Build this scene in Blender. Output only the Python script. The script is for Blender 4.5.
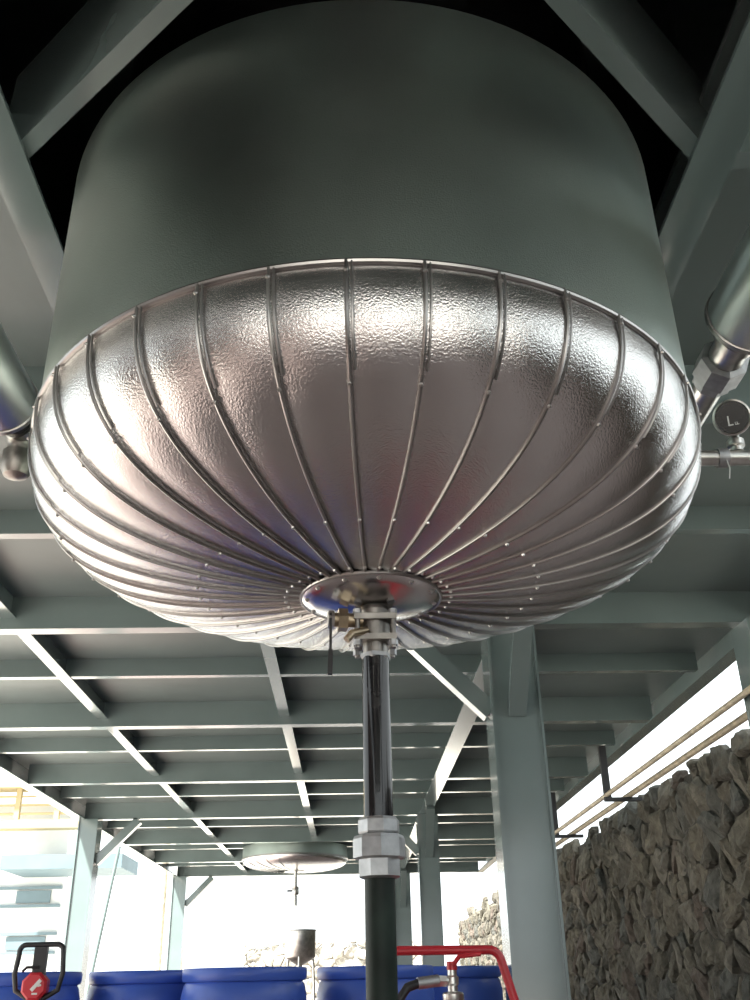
import bpy, bmesh, math, random
from mathutils import Vector, Matrix
random.seed(7)
for o in list(bpy.data.objects): bpy.data.objects.remove(o, do_unlink=True)
SC = bpy.context.scene
COL = SC.collection
pi = math.pi
S = 1.9            # height of the beam undersides above the camera
EYE = 0.9          # camera height above the floor

# ------------------------------------------------------------ camera
PITCH, YAW, ROLL = 0.4708356, 0.03305545, -0.0207295
fwd = Vector((math.sin(YAW)*math.cos(PITCH), math.cos(YAW)*math.cos(PITCH), math.sin(PITCH)))
rt0 = Vector((math.cos(YAW), -math.sin(YAW), 0)); up0 = rt0.cross(fwd)
rt = rt0*math.cos(ROLL) + up0*math.sin(ROLL); up = -rt0*math.sin(ROLL) + up0*math.cos(ROLL)
cam = bpy.data.cameras.new('camera'); camo = bpy.data.objects.new('camera', cam); COL.objects.link(camo)
camo.matrix_world = Matrix(((rt.x, up.x, -fwd.x, 0), (rt.y, up.y, -fwd.y, 0), (rt.z, up.z, -fwd.z, EYE), (0, 0, 0, 1)))
cam.sensor_fit = 'AUTO'; cam.sensor_width = 36; cam.lens = 949.6/1000*36
cam.clip_start = 0.05; cam.clip_end = 500
SC.camera = camo

# ------------------------------------------------------------ daylight and exposure
w = bpy.data.worlds.new('world'); SC.world = w; w.use_nodes = True
bg = w.node_tree.nodes['Background']
bg.inputs['Color'].default_value = (0.92, 0.985, 1.0, 1)
bg.inputs['Strength'].default_value = 3.2
sun = bpy.data.lights.new('sun', 'SUN'); suno = bpy.data.objects.new('sun', sun); COL.objects.link(suno)
sun.energy = 38.0; sun.angle = math.radians(3); sun.color = (1, .96, .88)
suno.rotation_euler = Vector((.36, .34, -.87)).to_track_quat('-Z', 'Y').to_euler()
SC.view_settings.view_transform = 'Standard'; SC.view_settings.look = 'None'
SC.view_settings.gamma = 1; SC.view_settings.use_curve_mapping = False
SC.view_settings.exposure = -0.52

# ------------------------------------------------------------ materials
def mat(name, col, rough=.5, metal=0., noise=None, bump=None, var=.25, spec=.5, rvar=0., coat=0.):
    m = bpy.data.materials.new(name); m.use_nodes = True
    nt = m.node_tree; b = nt.nodes['Principled BSDF']
    b.inputs['Base Color'].default_value = (*col, 1); b.inputs['Roughness'].default_value = rough
    b.inputs['Metallic'].default_value = metal; b.inputs['Specular IOR Level'].default_value = spec
    b.inputs['Coat Weight'].default_value = coat; b.inputs['Coat Roughness'].default_value = .12
    tc = nt.nodes.new('ShaderNodeTexCoord')
    if noise:
        n = nt.nodes.new('ShaderNodeTexNoise'); n.inputs['Scale'].default_value = noise; n.inputs['Detail'].default_value = 5
        nt.links.new(tc.outputs['Object'], n.inputs['Vector'])
        r = nt.nodes.new('ShaderNodeValToRGB'); r.color_ramp.elements[0].position = .3; r.color_ramp.elements[1].position = .7
        r.color_ramp.elements[0].color = (*[c*(1-var) for c in col], 1); r.color_ramp.elements[1].color = (*[min(1, c*(1+var)) for c in col], 1)
        nt.links.new(n.outputs['Fac'], r.inputs['Fac']); nt.links.new(r.outputs['Color'], b.inputs['Base Color'])
        if rvar:
            mr = nt.nodes.new('ShaderNodeMapRange'); mr.inputs['To Min'].default_value = rough-rvar; mr.inputs['To Max'].default_value = rough+rvar
            nt.links.new(n.outputs['Fac'], mr.inputs['Value']); nt.links.new(mr.outputs['Result'], b.inputs['Roughness'])
    if bump:
        n2 = nt.nodes.new('ShaderNodeTexNoise'); n2.inputs['Scale'].default_value = bump[0]; n2.inputs['Detail'].default_value = 3
        nt.links.new(tc.outputs['Object'], n2.inputs['Vector'])
        bp = nt.nodes.new('ShaderNodeBump'); bp.inputs['Strength'].default_value = bump[1]; bp.inputs['Distance'].default_value = bump[2]
        nt.links.new(n2.outputs['Fac'], bp.inputs['Height']); nt.links.new(bp.outputs['Normal'], b.inputs['Normal'])
    return m
M = {}
M['paint'] = mat('painted_steel', (.158, .210, .210), .24, noise=1.6, var=.12, coat=1.)
M['deck'] = mat('painted_deck_plate', (.142, .180, .180), .38, noise=1.2, var=.15, bump=(2.5, .15, .02))
M['clad'] = mat('aluminium_cladding', (.76, .75, .74), .2, 1., noise=2.2, var=.06, bump=(240, .4, .004), rvar=.05)
M['pipeclad'] = mat('smooth_cladding', (.76, .77, .77), .3, 1., noise=3, var=.05)
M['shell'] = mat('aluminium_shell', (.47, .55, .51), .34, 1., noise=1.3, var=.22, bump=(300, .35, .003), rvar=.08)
M['bead'] = mat('seam_metal', (.42, .41, .40), .33, 1., noise=8, var=.15)
M['disc'] = mat('polished_steel', (.72, .71, .70), .2, 1., noise=5, var=.08)
M['screw'] = mat('screw_metal', (.6, .59, .57), .35, 1.)
M['steel'] = mat('stainless_fitting', (.62, .61, .58), .3, 1., noise=20, var=.2)
M['valve'] = mat('dull_valve_steel', (.30, .285, .265), .42, 1., noise=25, var=.25)
M['brass'] = mat('dull_brass', (.42, .35, .25), .4, 1., noise=25, var=.3)
M['galv'] = mat('galvanised_iron', (.40, .41, .42), .45, .8, noise=30, var=.2, bump=(60, .2, .003))
M['pipe_black'] = mat('black_wrapped_pipe', (.012, .012, .014), .09, noise=10, var=.4, bump=(14, .12, .003))
M['pipe_green'] = mat('dark_green_pipe', (.012, .022, .017), .5, spec=.25, noise=12, var=.5)
M['black'] = mat('black_plastic', (.02, .02, .022), .4, noise=8, var=.3)
M['dial'] = mat('dark_dial', (.012, .016, .016), .25, noise=8, var=.2)
M['white'] = mat('white_print', (.7, .72, .7), .5, noise=8, var=.05)
M['rust'] = mat('brown_nipple', (.30, .24, .19), .5, .6, noise=30, var=.35)
M['blue'] = mat('blue_plastic', (.05, .115, .50), .36, noise=3, var=.18)
M['red'] = mat('red_paint', (.50, .022, .035), .33, noise=4, var=.12)
M['concrete'] = mat('concrete_floor', (.29, .225, .21), .25, noise=.9, var=.2, bump=(30, .2, .004))
M['earth'] = mat('pale_ground', (.46, .44, .40), .9, noise=.4, var=.15)
M['yellow'] = mat('pale_yellow_plaster', (.42, .34, .19), .8, noise=2, var=.08)
M['pale'] = mat('pale_plaster', (.66, .68, .68), .8, noise=2, var=.08)
M['paleblue'] = mat('pale_blue_panel', (.13, .19, .22), .6, noise=2, var=.1)
M['brownpipe'] = mat('weathered_pipe', (.5, .44, .32), .5, noise=12, var=.35)
M['mortar'] = mat('dark_mortar', (.045, .042, .035), .95, noise=14, var=.4, bump=(40, .6, .02))
STONE = []
for i, c in enumerate([(.098, .090, .070), (.080, .074, .060), (.112, .100, .077), (.092, .074, .060), (.076, .077, .068), (.125, .115, .094)]):
    STONE.append(mat('rubble_stone_%d' % i, c, .85, noise=9, var=.38, bump=(16, .9, .05)))

# ------------------------------------------------------------ mesh helpers
def obj(name, bm, m, parent=None, smooth=False, loc=None):
    bmesh.ops.recalc_face_normals(bm, faces=bm.faces[:])
    me = bpy.data.meshes.new(name); bm.to_mesh(me); bm.free()
    if isinstance(m, str): m = M[m]
    me.materials.append(m)
    if smooth:
        for p in me.polygons: p.use_smooth = True
        try: me.set_sharp_from_angle(angle=math.radians(38))
        except Exception: pass
    o = bpy.data.objects.new(name, me); COL.objects.link(o)
    if parent: o.parent = parent
    if loc: o.location = loc
    return o
def share(name, src, parent=None, loc=None, rotz=None):
    o = bpy.data.objects.new(name, src.data); COL.objects.link(o)
    if parent: o.parent = parent
    if loc is not None: o.location = loc
    if rotz is not None: o.rotation_euler = (0, 0, rotz)
    return o
def tag(o, label, cat, group=None):
    o['label'] = label; o['category'] = cat
    if group: o['group'] = group
    return o
def thing(name, label, cat, loc=(0, 0, 0), group=None, rotz=0):
    o = bpy.data.objects.new(name, None); COL.objects.link(o); o.location = loc; o.rotation_euler = (0, 0, rotz)
    o.empty_display_size = .1
    return tag(o, label, cat, group)
def struct(o): o['kind'] = 'structure'; return o
def box(bm, x0, x1, y0, y1, z0, z1):
    v = [bm.verts.new((x, y, z)) for x in (x0, x1) for y in (y0, y1) for z in (z0, z1)]
    for f in ((0, 1, 3, 2), (4, 6, 7, 5), (0, 4, 5, 1), (2, 3, 7, 6), (0, 2, 6, 4), (1, 5, 7, 3)):
        bm.faces.new([v[i] for i in f])
    return bm
def nb(): return bmesh.new()
def bxo(*a): return box(nb(), *a)
def frame_of(d):
    d = Vector(d).normalized(); a = Vector((0, 0, 1)) if abs(d.z) < .95 else Vector((0, 1, 0))
    u = d.cross(a).normalized(); v = u.cross(d).normalized()
    return u, v
def rings(bm, pts_list, cap=True, close=True):
    rs = [[bm.verts.new(p) for p in pts] for pts in pts_list]
    n = len(rs[0])
    for a, b in zip(rs[:-1], rs[1:]):
        for i in range(n if close else n-1):
            j = (i+1) % n
            bm.faces.new((a[i], a[j], b[j], b[i]))
    if cap:
        bm.faces.new(rs[0]); bm.faces.new(rs[-1])
    return bm
def tube(bm, path, r, n=12, cap=True, sq=None):
    path = [Vector(p) for p in path]; out = []; u = None
    for i, p in enumerate(path):
        if i == 0: d = path[1]-p
        elif i == len(path)-1: d = p-path[-2]
        else: d = (path[i+1]-p).normalized() + (p-path[i-1]).normalized()
        d.normalize()
        if u is None: u, v = frame_of(d)
        else:
            u = (u - d*u.dot(d)).normalized()
        v = d.cross(u).normalized()
        rr = r[i] if isinstance(r, (list, tuple)) else r
        out.append([p + u*rr*math.cos(2*pi*k/n) + v*rr*math.sin(2*pi*k/n) for k in range(n)])
    return rings(bm, out, cap)
def bar(bm, p, q, wu, wv):      # rectangular bar between two points; wu sideways, wv the other way
    p, q = Vector(p), Vector(q); u, v = frame_of(q-p)
    return rings(bm, [[c + u*wu/2*a + v*wv/2*b for a, b in ((-1, -1), (1, -1), (1, 1), (-1, 1))] for c in (p, q)])
def lathe(bm, prof, n=32, c=(0, 0, 0), axis='z', cap=True, ph=0.):
    out = []
    for r, h in prof:
        ring = []
        for k in range(n):
            a = 2*pi*k/n+ph; x, y = r*math.cos(a), r*math.sin(a)
            ring.append(Vector(c) + (Vector((x, y, h)) if axis == 'z' else Vector((x, h, y)) if axis == 'y' else Vector((h, x, y))))
        out.append(ring)
    return rings(bm, out, cap)
def arcpath(c, r, a0, a1, ax, ay, n=8):
    c, ax, ay = Vector(c), Vector(ax), Vector(ay)
    return [c + ax*r*math.cos(a0+(a1-a0)*i/n) + ay*r*math.sin(a0+(a1-a0)*i/n) for i in range(n+1)]
def Z(k): return EYE + S*k
def YT(i): return S*(2.857 + 1.255*(i-1))       # main cross beams
DECK = Z(1.105)

# ------------------------------------------------------------ setting: ground, floor, decks
g = struct(obj('ground', bxo(-60, 60, -50, 90, -.3, -.06), 'earth'))
fl = struct(obj('floor', bxo(-4.2, 3.4, -9, 21.5, -.06, 0), 'concrete'))
XL, XR = -3.42, 2.62
I0, I1 = -4, 7
ceil = bpy.data.objects.new('ceiling', None); COL.objects.link(ceil); ceil['kind'] = 'structure'
ceil.location = (0, 0, DECK)
def cobj(name, bm, m):           # part of the ceiling, coordinates given in the world
    bmesh.ops.translate(bm, verts=bm.verts[:], vec=(0, 0, -DECK))
    return obj(name, bm, m, ceil)
OX0, OX1 = -.4826*S-.01, .4736*S+.06
OY0, OY1 = YT(-1)+.05, YT(0)+.02
lines = [YT(i) for i in range(I0, I1+1)]
half = sorted(lines + [(a+b)/2 for a, b in zip(lines[:-1], lines[1:])])
ADDED_WELL = 1.66                                        # unseen deck opening, added to brighten the tank's right side
for a, b in zip(half[:-1], half[1:]):
    mid = (a+b)/2; well = YT(-2) < mid < YT(0)
    xr = ADDED_WELL if well else XR
    if OY0-.1 < mid < OY1+.1:
        cobj('deck_plate', bxo(XL, OX0, a, b, DECK, DECK+.02), 'deck')
        cobj('deck_plate', bxo(OX1, xr, a, b, DECK, DECK+.02), 'deck')
    else:
        cobj('deck_plate', bxo(XL, xr, a, b, DECK, DECK+.02), 'deck')
# main cross beams: channels with the web towards the near side
for i in range(I0, I1+1):
    y = YT(i); bm = nb()
    box(bm, XL+.1, XR-.1, y-.05, y-.04, Z(1)+.008, DECK); box(bm, XL+.1, XR-.1, y-.05, y+.05, Z(1), Z(1)+.008)
    cobj('cross_beam', bm, 'paint')
for i in range(I0, I1):
    y = (YT(i)+YT(i+1))/2; bm = nb(); z0 = Z(1.037)
    def pur(xa, xb):
        box(bm, xa, xb, y-.03, y-.022, z0+.006, DECK); box(bm, xa, xb, y-.03, y+.03, z0, z0+.006)
    if OY0 < y < OY1: pur(XL+.1, OX0-.09); pur(OX1+.06, XR-.1)
    else: pur(XL+.1, XR-.1)
    cobj('purlin', bm, 'paint')
# lengthwise stringers
def stringer(x, y0, y1, wd=.085, z0=Z(1.034)):
    bm = nb(); box(bm, x-wd/2, x+wd/2, y0, y1, z0, z0+.008); box(bm, x-.005, x+.005, y0, y1, z0+.008, DECK)
    cobj('stringer', bm, 'paint')
stringer(-1.055*S, YT(I0), YT(I1)); stringer(-.275*S, YT(I0), YT(-2)); stringer(-.275*S, YT(1)-1.2, YT(5))
bm = nb(); box(bm, .505*S-.075, .505*S+.075, YT(0), YT(I1), Z(1)-.004, Z(1)+.01); box(bm, .505*S-.006, .505*S+.006, YT(0), YT(I1), Z(1)+.01, DECK)
cobj('lengthwise_beam', bm, 'paint')
for xa, xb in ((XL, XL+.12), (XR-.12, XR)):
    bm = nb(); box(bm, xa, xb, YT(I0)-.1, YT(I1)+.1, Z(1)-.003, Z(1)+.012)
    xe = xa if xa < 0 else xb-.012
    box(bm, xe, xe+.012, YT(I0)-.1, YT(I1)+.1, Z(1)+.012, DECK+.1)
    cobj('edge_beam', bm, 'paint')
struct(obj('wall_left_blocker', bxo(-4.35, -4.15, -9, 1.3, -.06, 2.75), 'concrete'))  # unseen wall, added to dim the reflections on the tank's front left
# unseen closed upper storey, shaped to keep the tank bay dark and stone wall shaded
UP = DECK+2.4
YA, YB, YC, YD = YT(I0), YT(-2), YT(0), YT(I1)
bm = bxo(XL-.1, ADDED_WELL+.1, YA-.1, YD+.1, UP, UP+.12); box(bm, ADDED_WELL+.1, XR+.1, YA-.1, YB, UP, UP+.12); box(bm, ADDED_WELL+.1, XR+.1, YC, YD+.1, UP, UP+.12)
struct(obj('ceiling_upper', bm, 'deck'))
struct(obj('wall_upper_left', bxo(XL-.1, XL, YA, YD, DECK+.1, UP), 'deck'))
bm = bxo(XR, XR+.1, YC, YD, DECK+.1, UP); box(bm, XR, XR+.1, YA, YB, DECK+.1, UP); box(bm, ADDED_WELL, ADDED_WELL+.1, YB-.1, YC+.1, DECK+.0, UP)
box(bm, ADDED_WELL+.1, XR, YB-.1, YB, DECK+.02, UP); box(bm, ADDED_WELL+.1, XR, YC, YC+.1, DECK+.02, UP)
struct(obj('wall_upper_right', bm, 'deck'))
struct(obj('wall_upper_back', bxo(XL, XR, YD, YD+.1, DECK+.02, UP), 'deck'))
struct(obj('wall_upper_front', bxo(XL, XR, YA-.1, YA, DECK+.02, UP), 'deck'))

# ------------------------------------------------------------ frame around the tank
fr = thing('tank_support_frame', 'grey-green painted steel frame with diagonal corner braces around the large tank', 'frame', (0, 0, Z(1)))
def fobj(name, bm):
    bmesh.ops.translate(bm, verts=bm.verts[:], vec=(0, 0, -Z(1))); return obj(name, bm, 'paint', fr)
for s, xi, xo in ((-1, -.428*S, -.4826*S), (1, .4736*S, .535*S)):
    bm = nb(); a, b = min(xi, xo), max(xi, xo)
    box(bm, a, b, OY0-.1, OY1-.07, Z(1)-.006, Z(1)+.006)
    xe = xo if s > 0 else xo
    box(bm, min(xe, xe-s*.012), max(xe, xe-s*.012), OY0-.1, OY1-.07, Z(1)+.006, DECK)
    fobj('trimmer_beam', bm)
TC = (.0235*1.14*S, 1.14*S)
def diag(p, q, h0, h1, t):       # vertical plate channel between two plan points: web on the outer side
    p, q = Vector((*p, 0)), Vector((*q, 0)); d = (q-p).normalized(); n = Vector((-d.y, d.x, 0))
    if (Vector((*TC, 0))-p).dot(n) < 0: n = -n
    bm = nb(); z = Vector((0, 0, 1))
    rings(bm, [[c + z*h0, c + n*t + z*h0, c + n*t + z*h1, c + z*h1] for c in (p, q)])
    return fobj('corner_brace', bm)
xL, xR = -.428*S, .4736*S
diag((xL-.085, .9145*S+.0782), (xL+.225*S*1.6, .9145*S-.207*S*1.6), Z(1)+.007, Z(1.175), .045)
diag((xR+.095, .905*S+.0915), (xR-.2089*S*1.6, .905*S-.2012*S*1.6), Z(1)+.007, Z(1.18), .05)
diag((xL, 1.36*S), (xL+.2*S, 1.56*S), Z(1)+.001, Z(1.1), .045)
diag((xR, 1.36*S), (xR-.2*S, 1.56*S), Z(1)+.001, Z(1.1), .045)

# ------------------------------------------------------------ columns with knee braces
def column(x, y, label, wx=.30, wy=.26, braces=(), top=Z(1)):
    t = thing('steel_column', label, 'column', (x, y, 0), 'steel columns carrying the deck')
    tk = .014
    f = obj('flange', bxo(-wx/2, -wx/2+tk, -wy/2, wy/2, 0, top), 'paint', t)
    share('flange', f, t, (wx-tk, 0, 0))
    obj('web', bxo(-wx/2+tk, wx/2-tk, -wy/2+.02, -wy/2+.032, 0, top), 'paint', t)
    obj('base_plate', bxo(-wx/2-.07, wx/2+.07, -wy/2-.07, wy/2+.07, 0, .02), 'paint', t)
    for kind, L in braces:
        if kind in 'lr':
            s = -1 if kind == 'l' else 1
            bm = bar(nb(), (s*(wx/2-.01), 0, top-L), (s*(wx/2+L-.02), 0, top-.01), .1, .10)
        else:
            bm = bar(nb(), (0, -wy/2+.03, top-L), (0, -wy/2-L, top-.005), .10, .06)
        obj('knee_brace', bm, 'paint', t)
    return t
XC = .955
column(XC, YT(1), 'wide steel column standing right behind the drain pipe, nearest of its row', wx=.285, braces=(('l', .52), ('f', .55)))
column(XC+.035, YT(4), 'second steel column beyond the nearest one, rising behind the red handle', wx=.26, braces=(('l', .45), ('f', .5)))
column(XC+.07, YT(7), 'far slim steel column just right of the drain pipe', wx=.3, braces=(('l', .45), ('f', .6)))
column(-3.25, YT(4), 'pale steel column at left behind the pallet truck handle', wx=.24, braces=(('r', .5),))
column(-3.25, YT(7), 'farthest left steel column at the open bright end', wx=.26, braces=(('r', .5),))
column(2.51, YT(1), 'steel column at the right edge above the stone wall', wx=.28)
column(2.41, YT(4), 'steel column by the stone wall hidden behind the nearest column', wx=.28)
column(-3.25, YT(1), 'steel column beyond the left edge of the view', wx=.24)
column(-3.25, YT(-2), 'steel column behind the viewer on the left', wx=.24)
column(2.51, YT(-2), 'steel column behind the viewer on the right', wx=.28)

# ------------------------------------------------------------ stone wall on the right
def clip(poly, px, py, nx, ny):
    out = []
    for i in range(len(poly)):
        a, b = poly[i], poly[(i+1) % len(poly)]
        da = (a[0]-px)*nx+(a[1]-py)*ny; db = (b[0]-px)*nx+(b[1]-py)*ny
        if da <= 0: out.append(a)
        if da*db < 0:
            t = da/(da-db); out.append((a[0]+t*(b[0]-a[0]), a[1]+t*(b[1]-a[1])))
    return out
def cells(u0, u1, v0, v1, du, dv, rnd):
    nu, nv = int((u1-u0)/du), int((v1-v0)/dv); P = {}
    for i in range(-1, nu+1):
        for j in range(-1, nv+1):
            P[i, j] = (u0+(i+.5+.5*(j % 2)+rnd.uniform(-.42, .42))*du, v0+(j+.5+rnd.uniform(-.42, .42))*dv)
    res = []
    for (i, j), (x, y) in P.items():
        if rnd.random() < .0: continue
        poly = [(u0, v0), (u1, v0), (u1, v1), (u0, v1)]
        poly = [(max(u0, x-2*du), max(v0, y-2*dv)), (min(u1, x+2*du), max(v0, y-2*dv)), (min(u1, x+2*du), min(v1, y+2*dv)), (max(u0, x-2*du), min(v1, y+2*dv))]
        for a in range(-2, 3):
            for b in range(-2, 3):
                if (a or b) and (i+a, j+b) in P:
                    q = P[i+a, j+b]; poly = clip(poly, (x+q[0])/2, (y+q[1])/2, q[0]-x, q[1]-y)
                    if len(poly) < 3: break
            if len(poly) < 3: break
        if len(poly) >= 3:
            ar = abs(sum(p[0]*q[1]-q[0]*p[1] for p, q in zip(poly, poly[1:]+poly[:1])))/2
            if ar > .004: res.append((x, y, poly))
    return res
def stone(bm, poly, to3, rnd, gap=.006, proud=.06):
    cx = sum(p[0] for p in poly)/len(poly); cy = sum(p[1] for p in poly)/len(poly)
    pts = []                                     # rounded, roughened outline
    for a, b in zip(poly, poly[1:]+poly[:1]):
        L = math.hypot(a[0]-b[0], a[1]-b[1])
        if L < .03: continue
        for t in ((.2, .8) if L < .16 else (.14, .5, .86)):
            pts.append((a[0]+t*(b[0]-a[0]), a[1]+t*(b[1]-a[1])))
    if len(pts) < 4: pts = poly
    h = proud*rnd.uniform(.35, 1.25); tx, ty = rnd.uniform(-.25, .25), rnd.uniform(-.25, .25)
    def P(p, s, d):
        x, y = cx+(p[0]-cx)*s, cy+(p[1]-cy)*s
        L = math.hypot(p[0]-cx, p[1]-cy)+1e-6
        g = gap*s/L; x -= (p[0]-cx)*g; y -= (p[1]-cy)*g
        return to3(x, y, d)
    jit = lambda: rnd.uniform(-.016, .016)
    r0 = [bm.verts.new(P(p, 1, -.05)) for p in pts]
    r1 = [bm.verts.new(P(p, .97, max(.002, h*.35+jit()+tx*(p[0]-cx)+ty*(p[1]-cy)))) for p in pts]
    r2 = [bm.verts.new(P(p, .66+rnd.uniform(-.08, .08), h+jit()+tx*(p[0]-cx)+ty*(p[1]-cy))) for p in pts]
    ce = bm.verts.new(P((cx+.001, cy), 1, h+jit()*1.3))
    n = len(pts)
    for a, b in ((r0, r1), (r1, r2)):
        for i in range(n): bm.faces.new((a[i], a[(i+1) % n], b[(i+1) % n], b[i]))
    for i in range(n): bm.faces.new((r2[i], r2[(i+1) % n], ce))
WX = 3.30
def wtop(y): return EYE+1.0+.8*max(0, min(1, (y-5.2)/1.4)) if y < 6.6 else EYE + (1.80 if y < 9 else 1.80-.0105*(y-9))  # unseen near stretch made lower to let light onto the tank's right
wl = obj('wall_right', nb(), 'mortar'); struct(wl)
bm = nb()
for y0 in range(-5, 31):
    box(bm, WX, WX+.45, y0, y0+1, -.06, wtop(y0+.5)-.04)
bmesh.ops.remove_doubles(bm, verts=bm.verts[:], dist=1e-4); bm.to_mesh(wl.data); bm.free()
rnd = random.Random(11)
cs = cells(-5, 31, 0, 2.74, .25, .31, rnd)
cs = [c for c in cs if c[1] < wtop(c[0])+.02]
def vis(c):                                   # nearest stones in view first
    y, z = c[0], c[1]
    inview = y > 7.2 and z > EYE-.35 and not (14.9 < y < 20.5)
    return (0 if inview else 1, y if inview else abs(y-7.5))
cs.sort(key=vis)
to3 = lambda u, v, d: Vector((WX-d, u, v))
rest = [nb() for _ in STONE]
for k, (x, y, poly) in enumerate(cs):
    if k < 296:
        bm = nb(); stone(bm, poly, to3, rnd)
        obj('stone', bm, STONE[rnd.choice((0, 0, 1, 1, 2, 3, 4, 5))], wl)
    else:
        stone(rest[rnd.choice((0, 0, 1, 1, 2, 3, 4, 5))], poly, to3, rnd)
for i, bm in enumerate(rest):
    o = obj('stones', bm, STONE[i], wl); o['kind'] = 'stuff'
PALE = [mat('pale_rubble_%d' % i, c, .9, noise=6, var=.3) for i, c in enumerate([(.34, .31, .27), (.27, .25, .22), (.42, .40, .36)])]
# low rubble bank far behind the drums
wb = obj('wall_back', bxo(-3.4, 2.2, 34, 34.6, -.06, 1.95), PALE[1]); struct(wb)
rest = [nb() for _ in range(3)]
for (x, y, poly) in cells(-3.4, 2.2, 0, 2.15, .42, .34, rnd):
    stone(rest[rnd.randrange(3)], poly, lambda u, v, d: Vector((u, 34-d, v)), rnd, proud=.1)
for i, bm in enumerate(rest):
    o = obj('stones', bm, PALE[i], wb); o['kind'] = 'stuff'

# ------------------------------------------------------------ the large tank
D = 1.14*S; R = .377*D; ZB = EYE+.5426*D; HEAD = .408*R; RD = .078*D
tk = thing('storage_tank', 'large round aluminium-clad tank with ribbed dished bottom hanging through the deck', 'tank', (TC[0], TC[1], ZB))
zt = Z(1.012)-ZB
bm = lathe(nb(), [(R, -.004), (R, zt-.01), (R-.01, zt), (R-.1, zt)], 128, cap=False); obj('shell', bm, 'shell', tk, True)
bm = lathe(nb(), [(R-.1, zt-.05), (R-.1, zt+.5), (.1, zt+.75)], 64, cap=True); obj('inner_vessel', bm, 'pipe_black', tk, True)
bm = nb(); n = 144
rings(bm, [[Vector(((R+.004+.0065*math.cos(a))*math.cos(2*pi*k/n), (R+.004+.0065*math.cos(a))*math.sin(2*pi*k/n), .0065*math.sin(a))) for a in [2*pi*q/8 for q in range(8)]] for k in range(n+1)], cap=False)
obj('band', bm, 'bead', tk, True)
NE = 2.75
def prof(t):                                  # t 0 at band, 1 at the centre
    a = t*pi/2; return R*math.cos(a)**(2/NE), -HEAD*math.sin(a)**(2/NE)
ts = []
for i in range(0, 400):
    r, z = prof(i/400)
    ts.append((r, z))
path = [ts[0]]
for p in ts:
    if math.hypot(p[0]-path[-1][0], p[1]-path[-1][1]) > .022 and p[0] > RD*.96: path.append(p)
path.append((RD*.94, prof(1)[1]+.0))
def norm2(i):
    a = path[max(0, i-1)]; b = path[min(len(path)-1, i+1)]; dx, dz = b[0]-a[0], b[1]-a[1]; l = math.hypot(dx, dz)
    return (-dz/l, dx/l)
def surf(i, ang, off):                        # angle 0 faces the camera (-y)
    (r, z), (nr, nz) = path[i], norm2(i)
    if nr*1 + nz*(-1) < 0: nr, nz = -nr, -nz
    r2 = r+nr*off; return Vector((r2*math.sin(ang), -r2*math.cos(ang), z+nz*off))
NG = 36; STEP = 2*pi/NG; PH = math.radians(-3.5)
def gore_mesh():
    bm = nb(); K = 6; rows = []
    for i in range(len(path)):
        row = []
        fade = min(1, i/3)
        for k in range(K+1):
            u = k/K; row.append(bm.verts.new(surf(i, STEP*(u+.012*(u > .99)), fade*(.0005+.005*u+.006*math.sin(pi*u)*min(1, path[i][0]/R)))))
        rows.append(row)
    for a, b in zip(rows[:-1], rows[1:]):
        for k in range(K): bm.faces.new((a[k], a[k+1], b[k+1], b[k]))
    ext = bmesh.ops.extrude_face_region(bm, geom=[e for e in bm.edges if e.is_boundary and all(abs(math.atan2(v.co.x, -v.co.y)-STEP*1.012) < 1e-3 for v in e.verts)])
    for v in [g_ for g_ in ext['geom'] if isinstance(g_, bmesh.types.BMVert)]:
        i = min(range(len(path)), key=lambda q: (surf(q, STEP*1.012, .0055)-v.co).length)
        v.co = surf(i, STEP*1.013, -.002)
    return bm
kn = min(range(len(path)), key=lambda i: abs(path[i][1]+.62*HEAD))
def seam_mesh():
    bm = nb(); tube(bm, [surf(i, 0, .008) for i in range(0, len(path))], .0037, 8)
    tube(bm, [surf(i, .0125, .0075) for i in range(0, kn)], .0024, 6)
    return bm
def screw_mesh():
    bm = nb()
    for i in (1, kn, (kn+len(path))//2+2, len(path)-3):
        p = surf(i, 0, .012); q = surf(i, 0, .016)
        u, v = frame_of(q-p)
        rings(bm, [[p+u*.0045*math.cos(2*pi*k/8)+v*.0045*math.sin(2*pi*k/8) for k in range(8)], [q+u*.003*math.cos(2*pi*k/8)+v*.003*math.sin(2*pi*k/8) for k in range(8)]])
    return bm
g0 = obj('gore_panel', gore_mesh(), 'clad', tk, True); s0 = obj('seam_bead', seam_mesh(), 'bead', g0, True); c0 = obj('screw_heads', screw_mesh(), 'screw', g0, True)
c0['kind'] = 'stuff'
g0.rotation_euler.z = PH
for k in range(1, NG):
    gk = share('gore_panel', g0, tk, rotz=PH+k*STEP); share('seam_bead', s0, gk); c = share('screw_heads', c0, gk); c['kind'] = 'stuff'
zb = prof(1)[1]
DX = .006
bm = lathe(nb(), [(.02, zb-.004), (RD, zb-.004), (RD+.003, zb-.008), (RD, zb-.012), (RD*.8, zb-.022), (RD*.6, zb-.031), (RD*.4, zb-.039), (RD*.2, zb-.044), (.02, zb-.045)], 64, c=(DX, 0, 0))
dc = obj('bottom_disc', bm, 'disc', tk, True)
bm = nb(); n = 72
rings(bm, [[Vector((DX+(RD+.0045*math.cos(a))*math.cos(2*pi*k/n), (RD+.0045*math.cos(a))*math.sin(2*pi*k/n), zb-.009+.0045*math.sin(a))) for a in [2*pi*q/8 for q in range(8)]] for k in range(n+1)], cap=False)
obj('disc_rim', bm, 'bead', dc, True)
for k in range(12):
    a = 2*pi*k/12+.1
    bm = lathe(nb(), [(.006, zb-.012), (.006, zb-.017), (.003, zb-.020)], 8, c=(DX+(RD-.014)*math.cos(a), (RD-.014)*math.sin(a), 0)); obj('screw', bm, 'screw', dc, True)
ZDISC = ZB+zb-.040

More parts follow.
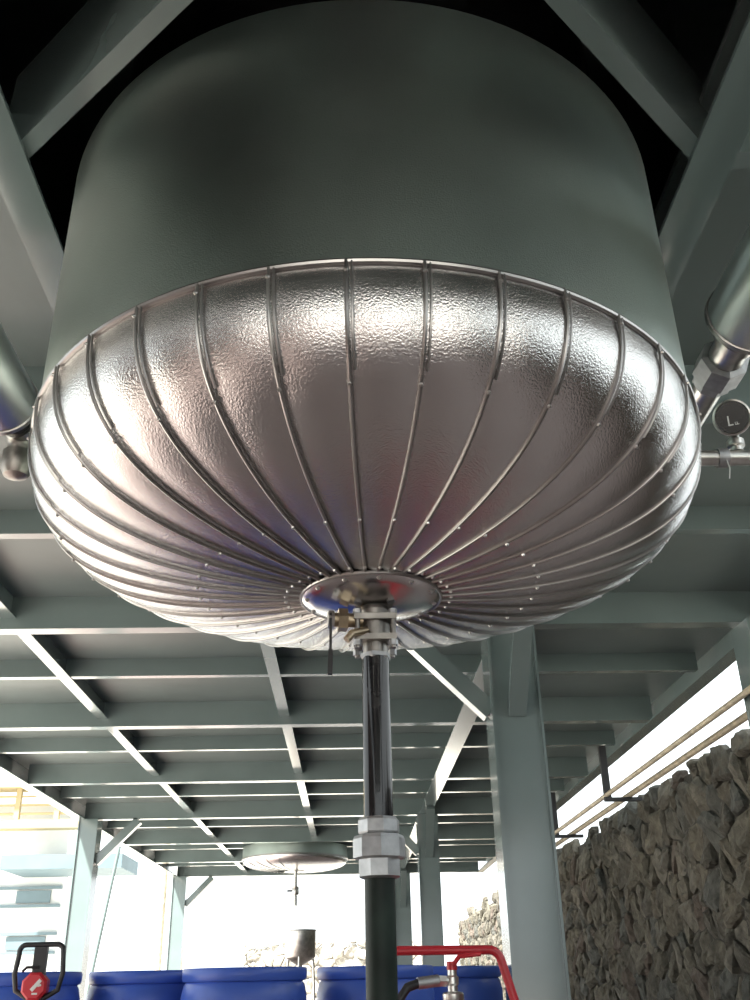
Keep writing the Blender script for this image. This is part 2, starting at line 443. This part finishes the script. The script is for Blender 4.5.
# ------------------------------------------------------------ drain valve and drain pipe
PX, PY = .0300*D, D
vz1 = EYE+.695
va = thing('ball_valve', 'flanged steel ball valve with lever under the tank bottom', 'valve', (PX, PY, vz1))
top = ZDISC-vz1
obj('body', lathe(nb(), [(.030, top), (.030, top-.012), (.036, top-.016), (.036, .105), (.031, .10), (.031, .088), (.036, .084), (.036, .03), (.030, .026), (.030, -.002)], 28), 'valve', va, True)
for zf in (top-.035, .022):
    obj('flange', bxo(-.050, .050, -.046, .046, zf, zf+.014), 'valve', va)
for k in range(4):
    c = ((-.042, .042)[k % 2], (-.038, .038)[k//2], 0)
    b = obj('bolt', lathe(nb(), [(.0062, .002), (.0062, top-.012)], 10, c=c), 'valve', va, True)
    obj('nut', lathe(nb(), [(.0105, .008), (.0105, .0215)], 6, c=c), 'galv', b)
    obj('nut', lathe(nb(), [(.0105, top-.0205), (.0105, top-.010)], 6, c=c), 'galv', b)
st = obj('stem', tube(nb(), [(-.03, -.02, .075), (-.10, -.03, .075)], .017, 12), 'brass', va, True)
obj('stem_nut', tube(nb(), [(-.066, -.026, .075), (-.088, -.029, .075)], .028, 6), 'brass', st)
obj('stem_nut', tube(nb(), [(-.098, -.03, .075), (-.112, -.032, .075)], .022, 6), 'steel', st)
lv = obj('lever', bar(nb(), (-.105, -.04, .085), (-.105, -.045, -.02), .006, .022), 'black', va)
obj('grip', bar(nb(), (-.105, -.045, -.005), (-.106, -.047, -.062), .011, .017), 'black', lv)
obj('drain_cock', tube(nb(), [(-.02, -.04, .045), (-.055, -.062, .03), (-.068, -.066, .012)], .009, 10), 'brass', va, True)

dp = thing('drain_pipe', 'dark vertical drain pipe with a galvanised union below the tank valve', 'pipe', (PX, PY, 0))
u0, u1 = EYE+.202, EYE+.322
obj('upper_pipe', lathe(nb(), [(.0325, u1-.03), (.0325, vz1-.012), (.030, vz1-.012)], 32, cap=False), 'pipe_black', dp, True)
obj('end_nut', lathe(nb(), [(.034, vz1-.016), (.037, vz1-.012), (.037, vz1-.003), (.034, vz1-.002)], 6, ph=.3), 'galv', dp)
un = obj('union', lathe(nb(), [(.044, u1-.034), (.046, u1-.03), (.046, u1-.006), (.042, u1), (.034, u1)], 8, ph=.2), 'galv', dp)
obj('union_nut', lathe(nb(), [(.050, u0+.034), (.0565, u0+.038), (.0565, u0+.076), (.053, u0+.083), (.044, u0+.085)], 8, ph=.05), 'galv', un)
obj('union_tail', lathe(nb(), [(.036, u0-.004), (.047, u0), (.047, u0+.034), (.05, u0+.036)], 8, ph=.35), 'galv', un)
obj('lower_pipe', lathe(nb(), [(.0325, 0.02), (.0325, u0)], 32), 'pipe_green', dp, True)
obj('floor_flange', lathe(nb(), [(.085, 0.0), (.085, .016), (.04, .018), (.036, .04)], 24), 'galv', dp, True)

# ------------------------------------------------------------ clad pipes and fittings beside the tank
# right: pipe running lengthwise, ending in a nipple and union
h = .85
cx, cz, rc = 1.112, EYE+h*S, .118
pr = thing('insulated_pipe', 'shiny clad insulated pipe with a threaded union at right of the tank', 'pipe', (cx, 2.08, cz))
obj('cladding', lathe(nb(), [(rc-.01, -3.6), (rc, -3.6), (rc, 0), (rc-.012, .006), (.028, .006)], 48, axis='y', cap=False), 'pipeclad', pr, True)
obj('end_ring', lathe(nb(), [(rc-.004, -.012), (rc+.005, -.010), (rc+.005, .004), (rc-.004, .008)], 48, axis='y', cap=False), 'bead', pr, True)
obj('nipple', lathe(nb(), [(.042, -.02), (.042, .12)], 20, axis='y'), 'rust', pr, True)
obj('collar', lathe(nb(), [(.06, .08), (.06, .11), (.052, .115), (.052, .18)], 24, axis='y'), 'steel', pr, True)
obj('union_nut', lathe(nb(), [(.052, .18), (.072, .187), (.072, .27), (.06, .28), (.06, .31)], 8, axis='y'), 'galv', pr)
obj('tail_pipe', lathe(nb(), [(.046, .29), (.046, .62)], 20, axis='y'), 'steel', pr, True)
for yy in (-1.1, -2.8):
    hg = obj('hanger', lathe(nb(), [(rc+.001, yy), (rc+.006, yy), (rc+.006, yy+.03), (rc+.001, yy+.03)], 32, axis='y', cap=False), 'steel', pr, True)
    obj('hanger_rod', tube(nb(), [(0, yy+.015, rc), (0, yy+.015, (DECK-cz))], .006, 8), 'steel', hg, True)
# left pipe
hl = .80
cxl, czl, rl = -.995, EYE+hl*S, .098
pl = thing('insulated_pipe', 'shiny clad insulated pipe ending above a brass elbow at left of the tank', 'pipe', (cxl, 2.36, czl))
obj('cladding', lathe(nb(), [(rl-.01, -4.0), (rl, -4.0), (rl, 0), (rl-.01, .006), (.03, .006)], 48, axis='y', cap=False), 'pipeclad', pl, True)
obj('end_ring', lathe(nb(), [(rl-.004, -.012), (rl+.005, -.010), (rl+.005, .004), (rl-.004, .008)], 48, axis='y', cap=False), 'bead', pl, True)
obj('nipple', tube(nb(), [(.025, -.02, -.03), (.025, .09, -.03)], .036, 18), 'black', pl, True)
obj('collar', lathe(nb(), [(.046, .06), (.046, .095)], 20, c=(.025, 0, -.03), axis='y'), 'steel', pl, True)
el = arcpath((.02, .06, -.09), .06, pi/2, 0, (0, 1, 0), (0, 0, 1), 8)
obj('elbow', tube(nb(), el+[(.02, .12, -.13)], .037, 18), 'valve', pl, True)
obj('elbow_cap', lathe(nb(), [(.046, -.13), (.048, -.155), (.048, -.18), (.035, -.205), (.013, -.215)], 20, c=(.02, .12, .035)), 'valve', pl, True)
for yy in (-1.4, -3.2):
    hg = obj('hanger', lathe(nb(), [(rl+.001, yy), (rl+.006, yy), (rl+.006, yy+.03), (rl+.001, yy+.03)], 32, axis='y', cap=False), 'steel', pl, True)
    obj('hanger_rod', tube(nb(), [(0, yy+.015, rl), (0, yy+.015, (DECK-czl))], .006, 8), 'steel', hg, True)
# thin nozzle pipe with a pressure gauge
gy, gz = D+.10, EYE+1.278
gp = thing('gauge_pipe', 'thin level pipe leaving the right side of the tank under the black gauge', 'pipe', (TC[0], gy, gz))
obj('tube', tube(nb(), [(R-.006, 0, 0), (2.38-TC[0], 0, 0)], .022, 16), 'steel', gp, True)
for xx in (1.035, 1.45): obj('coupling', tube(nb(), [(xx-TC[0]-.012, 0, 0), (xx-TC[0]+.016, 0, 0)], .028, 16), 'galv', gp, True)
for xx in (1.04, 1.105): obj('wire_tie', tube(nb(), [(xx-TC[0], -.02, -.01), (xx-TC[0]+.003, -.024, -.045), (xx-TC[0]-.002, -.02, -.075)], .0015, 6), 'steel', gp)
obj('wall_bracket', bxo(2.36-TC[0], 2.37-TC[0], -.05, .05, -.05, .62), 'paint', gp)
gx = 1.085
ga = thing('pressure_gauge', 'round black-faced pressure gauge on the thin pipe at right', 'gauge', (gx, gy, gz+.02))
obj('stem', lathe(nb(), [(.017, 0), (.017, .012), (.024, .016), (.024, .034), (.014, .038), (.014, .075)], 16), 'steel', ga, True)
tilt = Matrix.Rotation(math.radians(-22), 4, 'Z') @ Matrix.Rotation(math.radians(24), 4, 'X')
def gpart(name, bm, m, sm=False, par=None):
    bmesh.ops.transform(bm, matrix=Matrix.Translation((-.012, -.035, .088)) @ tilt, verts=bm.verts[:]); return obj(name, bm, m, par or ga, sm)
gpart('case', lathe(nb(), [(.044, .022), (.050, .018), (.050, -.016), (.046, -.02), (.044, -.016)], 32, axis='y', cap=True), 'black', True)
gpart('bezel', lathe(nb(), [(.043, -.017), (.046, -.022), (.051, -.02), (.0515, -.012), (.043, -.012)], 32, axis='y', cap=False), 'steel', True)
fa = gpart('dial', lathe(nb(), [(.0435, -.0170), (.0435, -.0175)], 32, axis='y'), 'dial')
bm = nb(); box(bm, -.0125, -.0085, -.0190, -.0180, -.022, .006); box(bm, -.0105, .001, -.0190, -.0180, -.022, -.0185); box(bm, .005, .007, -.0190, -.0180, -.022, -.014); box(bm, .010, .012, -.0190, -.0180, -.022, -.014); box(bm, .005, .016, -.0190, -.0180, -.022, -.020)
gpart('needle_and_print', bm, 'white', par=fa)

# ------------------------------------------------------------ pipe bracket and pipes along the right edge
def bracket(x, y, label):
    t = thing('pipe_bracket', label, 'bracket', (x, y, EYE+1.44))
    obj('upright', bxo(-.03, .03, -.025, .025, 0, Z(1)-EYE-1.44-.003), 'black', t)  # black puts the bracket's backlit shade into its colour
    obj('arm', bxo(-.03, .30, -.03, .03, -.03, 0), 'black', t)
bracket(2.315, 8.72, 'dark hanging angle bracket nearest, carrying the two edge pipes over the stone wall')
bracket(2.315, 11.1, 'small farther hanging bracket of the edge pipes next to the wide column')
zp = EYE+1.44
t = tag(obj('service_pipe', tube(nb(), [(2.30, -3, zp+.02), (2.30, 15.0, zp+.02)], .02, 12), 'brownpipe', smooth=True), 'upper of two weathered pipes along the bright roof edge', 'pipe', 'service pipes on hanging brackets')
t = tag(obj('service_pipe', tube(nb(), [(2.52, 5.68, Z(1)-.004)]+arcpath((2.52, 5.80, zp+.145), .12, pi, pi*1.5, (0, 1, 0), (0, 0, 1), 6)+[(2.52, 15.0, zp+.025)], .025, 12), 'brownpipe', smooth=True), 'lower of two weathered pipes along the bright roof edge', 'pipe', 'service pipes on hanging brackets')

# ------------------------------------------------------------ blue drums
def drum(x, y, label, first=[None], rz=0):
    t = thing('plastic_drum', label, 'drum', (x, y, 0), 'blue drums in a row', rz)
    if first[0] is None:
        H = .975
        body = obj('body', lathe(nb(), [(.262, 0), (.285, .02), (.288, .1), (.288, .30), (.282, .315), (.282, .335), (.29, .35), (.29, .60), (.282, .615), (.282, .635), (.288, .65), (.287, .86), (.277, .905), (.262, .925)], 48), 'blue', t, True)
        rim = obj('top_rim', lathe(nb(), [(.262, .915), (.281, .922), (.287, .935), (.287, H-.008), (.281, H), (.268, H), (.264, H-.01), (.262, .93)], 48, cap=False), 'blue', t, True)
        lid = obj('lid', lathe(nb(), [(.263, .925), (.263, .935), (.02, .938)], 48), 'blue', t, True)
        b1 = obj('bung', lathe(nb(), [(.04, .93), (.04, .955), (.03, .962)], 16, c=(.17, 0, 0)), 'black', t, True)
        b2 = share('bung', b1, t, (-.34, 0, 0))
        first[0] = [('body', body, 0), ('top_rim', rim, 0), ('lid', lid, 0), ('bung', b1, 0), ('bung', b1, -.34)]
    else:
        for nme, src, dx in first[0]: share(nme, src, t, (dx, 0, 0))
    return t
drum(-1.55, 5.02, 'blue plastic drum at the left edge behind the pallet truck handle', rz=.3)
drum(-1.00, 5.30, 'pale-glinting blue plastic drum between the handle drum and the middle drum', rz=.9)
drum(-.485, 4.93, 'blue plastic drum in the middle of the row below the far hanging tank', rz=1.7)
drum(.125, 5.22, 'blue plastic drum directly behind the drain pipe', rz=.5)
drum(.55, 5.86, 'dark blue plastic drum behind the red extinguisher handle', rz=2.1)

# ------------------------------------------------------------ pallet truck
pj = thing('pallet_truck', 'hand pallet truck with grey loop handle and red control cap, at left', 'pallet truck', (-1.28, 4.40, 0))
zh = EYE+.165
lp = [(-.085, 0, EYE+.0), (-.098, 0, EYE+.06), (-.09, 0, EYE+.13)]+arcpath((-.065, 0, zh-.02), .025, pi, pi/2, (1, 0, 0), (0, 0, 1), 4)+arcpath((.065, 0, zh-.02), .025, pi/2, 0, (1, 0, 0), (0, 0, 1), 4)+[(.098, 0, EYE+.06), (.085, 0, EYE+.0), (.03, 0, EYE-.03)]
lp = [(-.03, 0, EYE-.03)]+lp
ha = obj('loop_handle', tube(nb(), lp, .0105, 10), 'black', pj, True)
obj('centre_bar', bxo(-.026, .026, -.012, .012, EYE-.05, zh-.004), 'black', pj)
tr = obj('release_lever', tube(nb(), [(0, -.015, EYE+.085), (-.045, -.02, EYE+.085), (-.062, -.02, EYE+.07)], .006, 8), 'black', pj, True)
cap_ = obj('control_cap', lathe(nb(), [(.045, -.03), (.055, -.02), (.055, .02), (.045, .03)], 8, c=(-.005, -.005, EYE+.015), axis='y', ph=pi/8), 'red', pj)
bm = bar(nb(), (-.012, -.0365, EYE+.0), (.022, -.0365, EYE+.038), .004, .014); bar(bm, (.012, -.0365, EYE+.016), (.026, -.0365, EYE+.02), .004, .008); bar(bm, (-.008, -.0365, EYE-.012), (.014, -.0365, EYE-.012), .004, .007)
obj('white_mark', bm, 'white', cap_)
obj('tiller', tube(nb(), [(0, 0, EYE-.03), (.0, .05, .25)], .02, 12), 'black', pj, True)
obj('pump_body', lathe(nb(), [(.08, .05), (.09, .08), (.09, .2), (.05, .26), (.05, .32)], 20, c=(0, .06, 0)), 'red', pj, True)
for s in (-1, 1):
    obj('fork', bxo(s*.19-.08, s*.19+.08, -.95, .0, .06, .115), 'red', pj)
    obj('wheel', lathe(nb(), [(.03, -.025), (.085, -.025), (.085, .025), (.03, .025)], 20, c=(s*.06, .06, .085), axis='x'), 'black', pj, True)
obj('fork_bridge', bxo(-.27, .27, -.02, .03, .06, .30), 'red', pj)

# ------------------------------------------------------------ wheeled fire extinguisher
fx = thing('fire_extinguisher', 'red wheeled fire extinguisher with tube handle, valve and black hose', 'extinguisher', (.29, 3.0, 0))
z0 = EYE
obj('cylinder', lathe(nb(), [(.10, .12), (.155, .15), (.155, z0-.20), (.13, z0-.13), (.07, z0-.085), (.032, z0-.068), (.026, z0-.055), (.026, z0-.045)], 32), 'red', fx, True)
hb = [(-.24, -.06, .25), (-.20, 0, z0+.04)]+arcpath((-.165, 0, z0+.048), .035, pi, pi/2, (1, 0, 0), (0, 0, 1), 5)+arcpath((.065, 0, z0+.046), .035, pi/2, 0.15, (1, 0, 0), (0, 0, 1), 6)+[(.155, 0, z0-.05), (.24, 0, .25)]
hb = [(-.20, 0, .25), (-.185, 0, z0+.04)]+arcpath((-.15, 0, z0+.047), .035, pi, pi/2, (1, 0, 0), (0, 0, 1), 5)+arcpath((.108, 0, z0+.045), .035, pi/2, 0.2, (1, 0, 0), (0, 0, 1), 6)+[(.172, 0, z0-.05), (.24, 0, .25)]
obj('tube_handle', tube(nb(), hb, .0125, 12), 'red', fx, True)
vb = obj('valve', lathe(nb(), [(.028, z0-.05), (.030, z0-.046), (.030, z0-.030), (.026, z0-.026), (.014, z0-.024), (.014, z0-.01), (.018, z0-.005), (.018, z0+.012), (.013, z0+.016), (.013, z0+.034)], 16), 'steel', fx, True)
obj('outlet', tube(nb(), [(0, 0, z0+.002), (-.045, -.01, z0+.004)], .011, 12), 'steel', vb, True)
obj('outlet_nut', tube(nb(), [(-.02, -.004, z0+.002), (-.04, -.009, z0+.003)], .016, 6), 'steel', vb)
lev = obj('lever', lathe(nb(), [(.015, z0+.03), (.015, z0+.052)], 12), 'red', fx, True)
obj('lever_arm', tube(nb(), [(.005, -.012, z0+.045), (.02, -.03, z0+.064), (.08, -.035, z0+.070)], .007, 8), 'red', lev, True)
obj('hose_ferrule', tube(nb(), [(-.04, -.01, z0+.004), (-.10, -.02, z0-.002)], .016, 14), 'galv', fx, True)
obj('hose', tube(nb(), [(-.095, -.02, z0-.001), (-.13, -.03, z0-.012), (-.16, -.04, z0-.05), (-.175, -.05, z0-.14), (-.17, -.08, z0-.35), (-.1, -.13, .3)], .0125, 12), 'black', fx, True)
for s in (-1, 1): obj('wheel', lathe(nb(), [(.05, -.02), (.14, -.025), (.15, 0), (.14, .025), (.05, .02)], 28, c=(s*.21, .08, .15), axis='x'), 'black', fx, True)
obj('axle', tube(nb(), [(-.23, .08, .15), (.23, .08, .15)], .014, 10), 'steel', fx, True)
obj('foot', bxo(-.09, .09, -.10, .10, 0, .13), 'red', fx)

# ------------------------------------------------------------ far tank, its outlet pipe and the can under it
t2 = thing('storage_tank', 'small-looking far metal tank hanging at the bright end of the roof', 'tank', (-.86, 16.1, EYE+1.78))
R2 = .83
obj('shell', lathe(nb(), [(R2, 0), (R2, .18)], 96, cap=False), 'shell', t2, True)
obj('band', lathe(nb(), [(R2-.002, -.012), (R2+.012, -.008), (R2+.012, .012), (R2-.002, .016)], 96, cap=False), 'bead', t2, True)
def p2(t): a = t*pi/2; return (R2*math.cos(a)**(2/2.6), -.17*math.sin(a)**(2/2.6))
bm = nb(); K2 = 24
prof2 = [p2(i/14*.985) for i in range(15)]
def gore2():
    bm = nb(); rows = []
    for r, z in prof2: rows.append([bm.verts.new((r*math.sin(2*pi/K2*u), -r*math.cos(2*pi/K2*u), z-.006*u)) for u in (0, .25, .5, .75, 1)])
    for a, b in zip(rows[:-1], rows[1:]):
        for k in range(4): bm.faces.new((a[k], a[k+1], b[k+1], b[k]))
    return bm
q0 = obj('gore_panel', gore2(), 'clad', t2, True)
for k in range(1, K2): share('gore_panel', q0, t2, rotz=k*2*pi/K2)
obj('bottom_disc', lathe(nb(), [(.02, -.168), (.17, -.168), (.17, -.182), (.02, -.185)], 32), 'disc', t2, True)
p2o = thing('outlet_pipe', 'thin pipe with small valve under the far tank', 'pipe', (-.845, 16.1, EYE+1.10))
obj('tube', tube(nb(), [(0, 0, 0), (0, 0, .50)], .03, 12), 'steel', p2o, True)
obj('valve_body', lathe(nb(), [(.045, .16), (.055, .18), (.055, .26), (.045, .28)], 12), 'steel', p2o, True)
obj('valve_lever', tube(nb(), [(-.03, 0, .22), (-.13, 0, .22)], .014, 8), 'black', p2o, True)
cn = thing('metal_can', 'upright stainless can with tapered base standing under the far tank pipe', 'can', (-.75, 16.0, 0))
zc0, zc1 = EYE+.36, EYE+.75
obj('body', lathe(nb(), [(.13, zc0-.05), (.22, zc0+.0), (.235, zc0+.02), (.235, zc1), (.22, zc1), (.22, zc0+.04)], 40, cap=False), 'steel', cn, True)
obj('rim', lathe(nb(), [(.233, zc1-.02), (.242, zc1-.016), (.242, zc1+.004), (.22, zc1+.006)], 40, cap=False), 'bead', cn, True)
obj('cone_outlet', lathe(nb(), [(.13, zc0-.05), (.035, zc0-.10), (.035, zc0-.16)], 24, cap=False), 'steel', cn, True)
for k in range(3):
    a = 2*pi*k/3+.5; obj('leg', tube(nb(), [(.22*math.cos(a), .22*math.sin(a), zc0+.02), (.28*math.cos(a), .28*math.sin(a), 0)], .018, 10), 'steel', cn, True)

# ------------------------------------------------------------ yard at the left, far behind
bd = thing('yard_building', 'pale yellow building with an upper railing beyond the left columns', 'building', (-8, 24, 0))
obj('wall', bxo(-8, 1.15, .6, 1.0, -.06, 6.2), 'pale', bd)
ga_ = obj('gallery_beam', bxo(-8, 1.6, -.3, .1, EYE+3.42, EYE+3.62), 'yellow', bd)
obj('eaves_beam', bxo(-8, 1.7, -.4, .3, EYE+4.35, EYE+4.9), 'yellow', bd)
for k in range(10):
    obj('gallery_post', bxo(-7.6+k*.95, -7.48+k*.95, -.2, -.08, EYE+3.62, EYE+4.35), 'yellow', bd)
for k in range(3): obj('rail', bxo(-8, 1.6, -.16, -.12, EYE+3.75+k*.2, EYE+3.80+k*.2), 'yellow', bd)
obj('canopy', bxo(.2, 2.9, -1.2, .6, EYE+2.42, EYE+2.72), 'paleblue', bd)
for k, z in enumerate((.75, 1.15, 1.75, 2.15)): obj('ledge', bxo(-1.2+.15*k, 1.15, .5, .62, EYE+z, EYE+z+.06), 'paleblue', bd)
for k in range(2): obj('window', bxo(.0+.1*k, .9, .55, .61, EYE+.85+k*1.0, EYE+1.12+k*1.0), 'paleblue', bd)
up_ = thing('utility_pole', 'thin pair of weathered posts between the two left columns', 'pole', (-4.05, 23, 0))
obj('post', tube(nb(), [(-.1, 0, -.06), (-.1, 0, 4.6)], .07, 10), 'brownpipe', up_, True)
obj('post', tube(nb(), [(.16, 0, -.06), (.16, 0, 4.6)], .05, 10), 'pale', up_, True)
obj('cross_arm', bxo(-.4, .45, -.05, .05, 3.4, 3.5), 'brownpipe', up_)
tag(obj('leaning_rod', tube(nb(), [(-4.60, 18.4, -.06), (-4.17, 18.4, EYE+2.4)], .03, 8), 'paint', smooth=True), 'thin leaning grey rod right of the pale left column', 'rod')
